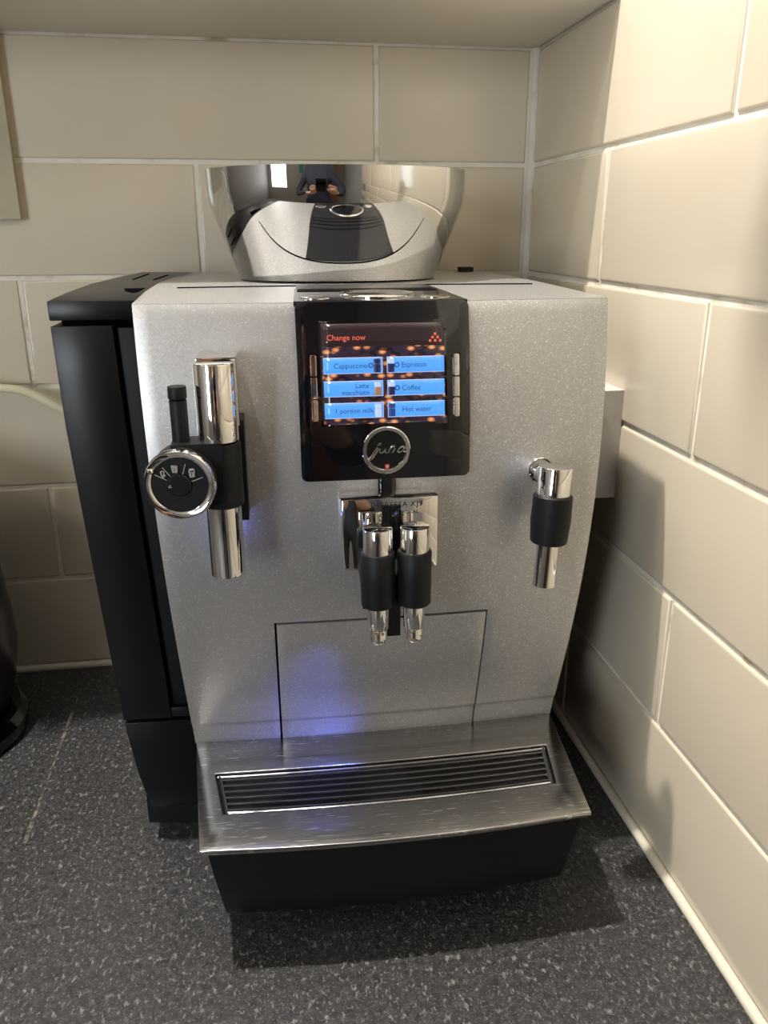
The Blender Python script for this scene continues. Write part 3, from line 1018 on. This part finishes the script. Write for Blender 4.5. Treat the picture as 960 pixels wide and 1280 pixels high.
# ------------------------------------------------------------------ the rest of the room, seen only in the chrome
MID = mat('beige_wall_paint', (0.28, 0.25, 0.215), 0.7)
DIM = mat('grey_wall_paint', (0.22, 0.20, 0.18), 0.7)
FLOORM = mat('grey_floor', (0.16, 0.15, 0.14), 0.5)
WOOD = mat('brown_wooden_door', (0.24, 0.085, 0.03), 0.4)
N_, L_, P_ = nodes(WOOD)
L_.new(ramp(WOOD, noise(WOOD, coords(WOOD, (8, 8, 0.6)), 5, 4), [(0.3, (0.19, 0.062, 0.022)), (0.7, (0.30, 0.11, 0.042))]), P_.inputs['Base Color'])
structure(box('floor', (-3.3, 0.1, -3.3, 0.1, -1.0, -0.9), FLOORM), 'grey floor of the room')
structure(box('ceiling', (-3.3, 0.1, -3.3, 0.1, 1.85, 1.95), mat('white_ceiling', (0.75, 0.73, 0.70), 0.8)), 'white ceiling of the room')
structure(box('wall_front', (-3.3, 0.1, -3.3, -3.2, -0.9, 1.85), MID), 'beige wall opposite the worktop')
structure(box('wall_side', (0.0012, 0.10, -3.2, -1.0505, -0.9, 1.85), DIM), 'painted wall to the right beyond the tiles')
structure(box('wall_left', (-3.3, -3.2, -3.2, 0.1, -0.9, 1.85), DIM), 'grey wall at the far left')
structure(box('wall_far', (-3.2, -1.6, 0.0012, 0.10, -0.9, 1.85), DIM), 'grey painted wall beyond the tiles')
d1 = structure(box('door_1', (-1.05, -0.15, -3.2, -3.16, -0.9, 1.2), WOOD, None, 0.004), 'brown wooden door in the wall opposite')
from_bm('door_handle', tube_bm([(-0.25, -3.16, 0.12), (-0.25, -3.11, 0.12), (-0.37, -3.11, 0.12)], 0.009, 10), CHROME, d1, True)
w1 = structure(box('window_1', (-2.9, -1.9, -3.2, -3.17, 0.0, 1.3), WHITE_PL, None, 0.004), 'white framed window in the wall opposite')
SKY = mat('window_daylight', (0.8, 0.85, 0.9), 0.1, emit=(0.86, 0.93, 1.0), estr=15.0)
for x0, x1 in ((-2.85, -2.43), (-2.37, -1.95)):
    box('window_pane', (x0, x1, -3.172, -3.162, 0.06, 1.24), SKY, w1)
PANEL = mat('ceiling_panel_diffuser', (0.9, 0.9, 0.9), 0.4, emit=(1.0, 0.90, 0.76), estr=POWER_PANEL)
for k, (x, y) in enumerate(((-2.0, -2.2), (-2.75, -1.1))):
    p = thing('ceiling_light', ('square lit ceiling panel nearest the machine', 'square lit ceiling panel over the far side of the room')[k], 'ceiling light', (x, y, 1.85), 0, 'ceiling panels of the room')
    box('frame', (-0.31, 0.31, -0.31, 0.31, -0.020, -0.0005), WHITE_PL, p, 0.003)
    box('diffuser', (-0.285, 0.285, -0.285, 0.285, -0.024, -0.0205), PANEL, p)
# fittings that hold the two spot lights: a slim arm lamp on the cabinet and a ceiling spot
x, y, z = SPOT_NEAR
f = thing('arm_lamp', 'slim arm lamp reaching out from the wall cabinet', 'lamp', (x, -0.1856, z + 0.03))
from_bm('arm', tube_bm([(0, 0, 0), (0, y + 0.1856, 0)], 0.003, 10), WHITE_PL, f, True)
from_bm('lamp_head', lathe_bm([(0.011, -0.026), (0.013, -0.026), (0.013, -0.006), (0.006, 0.004)], 24, (0, y + 0.1856, 0)), WHITE_PL, f, True, 40)
x, y, z = SPOT_FAR
f = thing('ceiling_spot', 'short white ceiling spot lamp over the worktop', 'lamp', (x, y, z))
from_bm('shade', lathe_bm([(0.034, 0.022), (0.036, 0.022), (0.036, 0.06), (0.020, 0.075)], 32), WHITE_PL, f, True, 40)
from_bm('stem', tube_bm([(0, 0, 0.074), (0, 0, 1.849 - z)], 0.006, 12), WHITE_PL, f, True)
g = thing('first_aid_sign', 'green first aid sign with a white cross on the wall opposite', 'sign', (-1.25, -3.195, 0.65))
box('board', (-0.10, 0.10, -0.004, 0.006, -0.14, 0.14), mat('sign_green', (0.02, 0.22, 0.10), 0.4), g)
bm = box_bm(-0.055, 0.055, 0.006, 0.008, -0.018, 0.018)
box_bm(-0.018, 0.018, 0.006, 0.008, -0.055, 0.055, bm=bm)
from_bm('white_cross', bm, mat('sign_white', (0.8, 0.8, 0.8), 0.5), g)

# ------------------------------------------------------------------ person behind the camera, mirrored in the hopper
SKIN = mat('skin', (0.55, 0.32, 0.22), 0.5)
NAVY = mat('navy_top', (0.012, 0.016, 0.030), 0.8)
TROUSER = mat('black_trousers', (0.015, 0.015, 0.017), 0.8)
HAIR = mat('brown_hair', (0.09, 0.04, 0.02), 0.6)
pr = thing('person', 'person in a dark navy top holding up a phone, mirrored in the hopper', 'person', (-0.40, -1.27, -0.9))


def skinned(name, pts, edges, radii, root, levels=2):
    me = bpy.data.meshes.new(name)
    me.from_pydata([tuple(p) for p in pts], edges, [])
    o = bpy.data.objects.new(name, me)
    COL.objects.link(o)
    sk = o.modifiers.new('skin', 'SKIN')
    sk.use_smooth_shade = True
    for v, r_ in zip(me.skin_vertices[0].data, radii):
        v.radius = r_ if isinstance(r_, tuple) else (r_, r_)
    me.skin_vertices[0].data[root].use_root = True
    ss = o.modifiers.new('sub', 'SUBSURF')
    ss.levels = ss.render_levels = levels
    dg = bpy.context.evaluated_depsgraph_get()
    out = bpy.data.meshes.new_from_object(o.evaluated_get(dg))
    bpy.data.objects.remove(o)
    return out


# skeleton, feet at z = 0, looking towards +y; the hands meet at the phone
PX, PY_, PZ = cam.location.x + 0.40, cam.location.y + 1.27, cam.location.z + 0.9
J = [((0, 0, 0.92), (0.15, 0.11)), ((0, 0, 1.08), (0.13, 0.10)), ((0, 0.01, 1.24), (0.15, 0.11)), ((0, 0.0, 1.38), (0.12, 0.09)), ((0, 0.01, 1.46), 0.052), ((0, 0.025, 1.53), 0.060), ((0, 0.035, 1.60), (0.078, 0.092)), ((0, 0.03, 1.67), 0.070)]
E_ = [(i, i + 1) for i in range(7)]
for s in (-1, 1):
    i0 = len(J)
    hx = PX - 0.024 + s * 0.074
    J += [((s * 0.17, 0.0, 1.37), 0.058), ((s * 0.23, 0.03, 1.23), 0.047), ((s * 0.22, 0.13, 1.10), 0.040), (((s * 0.20 + hx) / 2, 0.25, 1.20), 0.033), ((hx + s * 0.02, PY_ - 0.115, PZ - 0.165), 0.024), ((hx, PY_ - 0.085, PZ - 0.130), (0.032, 0.022)), ((hx, PY_ - 0.065, PZ - 0.098), (0.030, 0.016))]
    E_ += [(3, i0)] + [(i0 + k, i0 + k + 1) for k in range(6)]
    for f, (dx, ln) in enumerate(((-0.021, 0.050), (-0.007, 0.058), (0.007, 0.054), (0.021, 0.042))):
        k0 = len(J)
        J += [((hx + dx, PY_ - 0.055, PZ - 0.075), 0.008), ((hx + dx * 0.8, PY_ - 0.050, PZ - 0.075 + 0.45 * ln), 0.0075), ((hx + dx * 0.6 - s * 0.25 * ln, PY_ - 0.040, PZ - 0.075 + 0.75 * ln), 0.007)]
        E_ += [(i0 + 6, k0), (k0, k0 + 1), (k0 + 1, k0 + 2)]
    k0 = len(J)
    J += [((hx - s * 0.028, PY_ - 0.085, PZ - 0.110), 0.010), ((hx - s * 0.034, PY_ - 0.075, PZ - 0.085), 0.008)]
    E_ += [(i0 + 5, k0), (k0, k0 + 1)]
    k0 = len(J)
    J += [((s * 0.10, 0, 0.86), (0.085, 0.095)), ((s * 0.105, 0.01, 0.48), 0.060), ((s * 0.11, -0.01, 0.10), 0.042), ((s * 0.115, 0.03, 0.045), 0.042), ((s * 0.125, 0.15, 0.035), (0.042, 0.032))]
    E_ += [(0, k0)] + [(k0 + k, k0 + k + 1) for k in range(4)]
me = skinned('body', [j[0] for j in J], E_, [j[1] for j in J], 0)
for mm in (NAVY, TROUSER, SKIN):
    me.materials.append(mm)
for p in me.polygons:
    c_ = p.center
    p.material_index = 2 if (c_.z > 1.435 or (c_.y > PY_ - 0.14 and c_.z > 1.0)) else (1 if c_.z < 0.93 else 0)
    p.use_smooth = True
body = link('body', me, None, pr)
# face pieces and hair
bm = bmesh.new()
tube_bm([(0, 0.120, 1.605), (0, 0.136, 1.580), (0, 0.122, 1.570)], [0.008, 0.012, 0.009], 10, bm)
from_bm('nose', bm, SKIN, body, True)
for s in (-1, 1):
    b2 = bmesh.new(); bmesh.ops.create_uvsphere(b2, u_segments=12, v_segments=8, radius=0.011)
    bmesh.ops.translate(b2, verts=b2.verts, vec=(s * 0.030, 0.108, 1.612))
    from_bm('eye', b2, GLOSS, body, True)
    b2 = bmesh.new(); bmesh.ops.create_uvsphere(b2, u_segments=12, v_segments=8, radius=0.022)
    bmesh.ops.scale(b2, verts=b2.verts, vec=(0.4, 0.8, 1.3))
    bmesh.ops.translate(b2, verts=b2.verts, vec=(s * 0.078, 0.02, 1.595))
    from_bm('ear', b2, SKIN, body, True)
from_bm('mouth', tube_bm([(-0.022, 0.104, 1.545), (0, 0.112, 1.543), (0.022, 0.104, 1.545)], 0.005, 8), mat('lips', (0.40, 0.14, 0.12), 0.5), body, True)
b2 = bmesh.new(); bmesh.ops.create_uvsphere(b2, u_segments=28, v_segments=18, radius=0.1)
bmesh.ops.scale(b2, verts=b2.verts, vec=(0.92, 1.08, 1.15))
bmesh.ops.translate(b2, verts=b2.verts, vec=(0, 0.012, 1.640))
bmesh.ops.delete(b2, geom=[v for v in b2.verts if v.co.y > 0.055 and v.co.z < 1.665 or v.co.z < 1.53], context='VERTS')
hair = from_bm('hair', b2, HAIR, pr, True)
hm_ = hair.modifiers.new('thickness', 'SOLIDIFY'); hm_.thickness = 0.012
# the phone, upright behind the lens
ph = thing('phone', 'dark phone held up by the person, mirrored in the hopper', 'phone', (0, 0, 0))
ph.matrix_world = Matrix.Translation(cam.location - fwd * 0.010) @ m3.to_4x4()
box('phone_body', (-0.060, 0.012, -0.128, 0.018, 0.0, 0.008), GLOSS, ph, 0.003, 3)
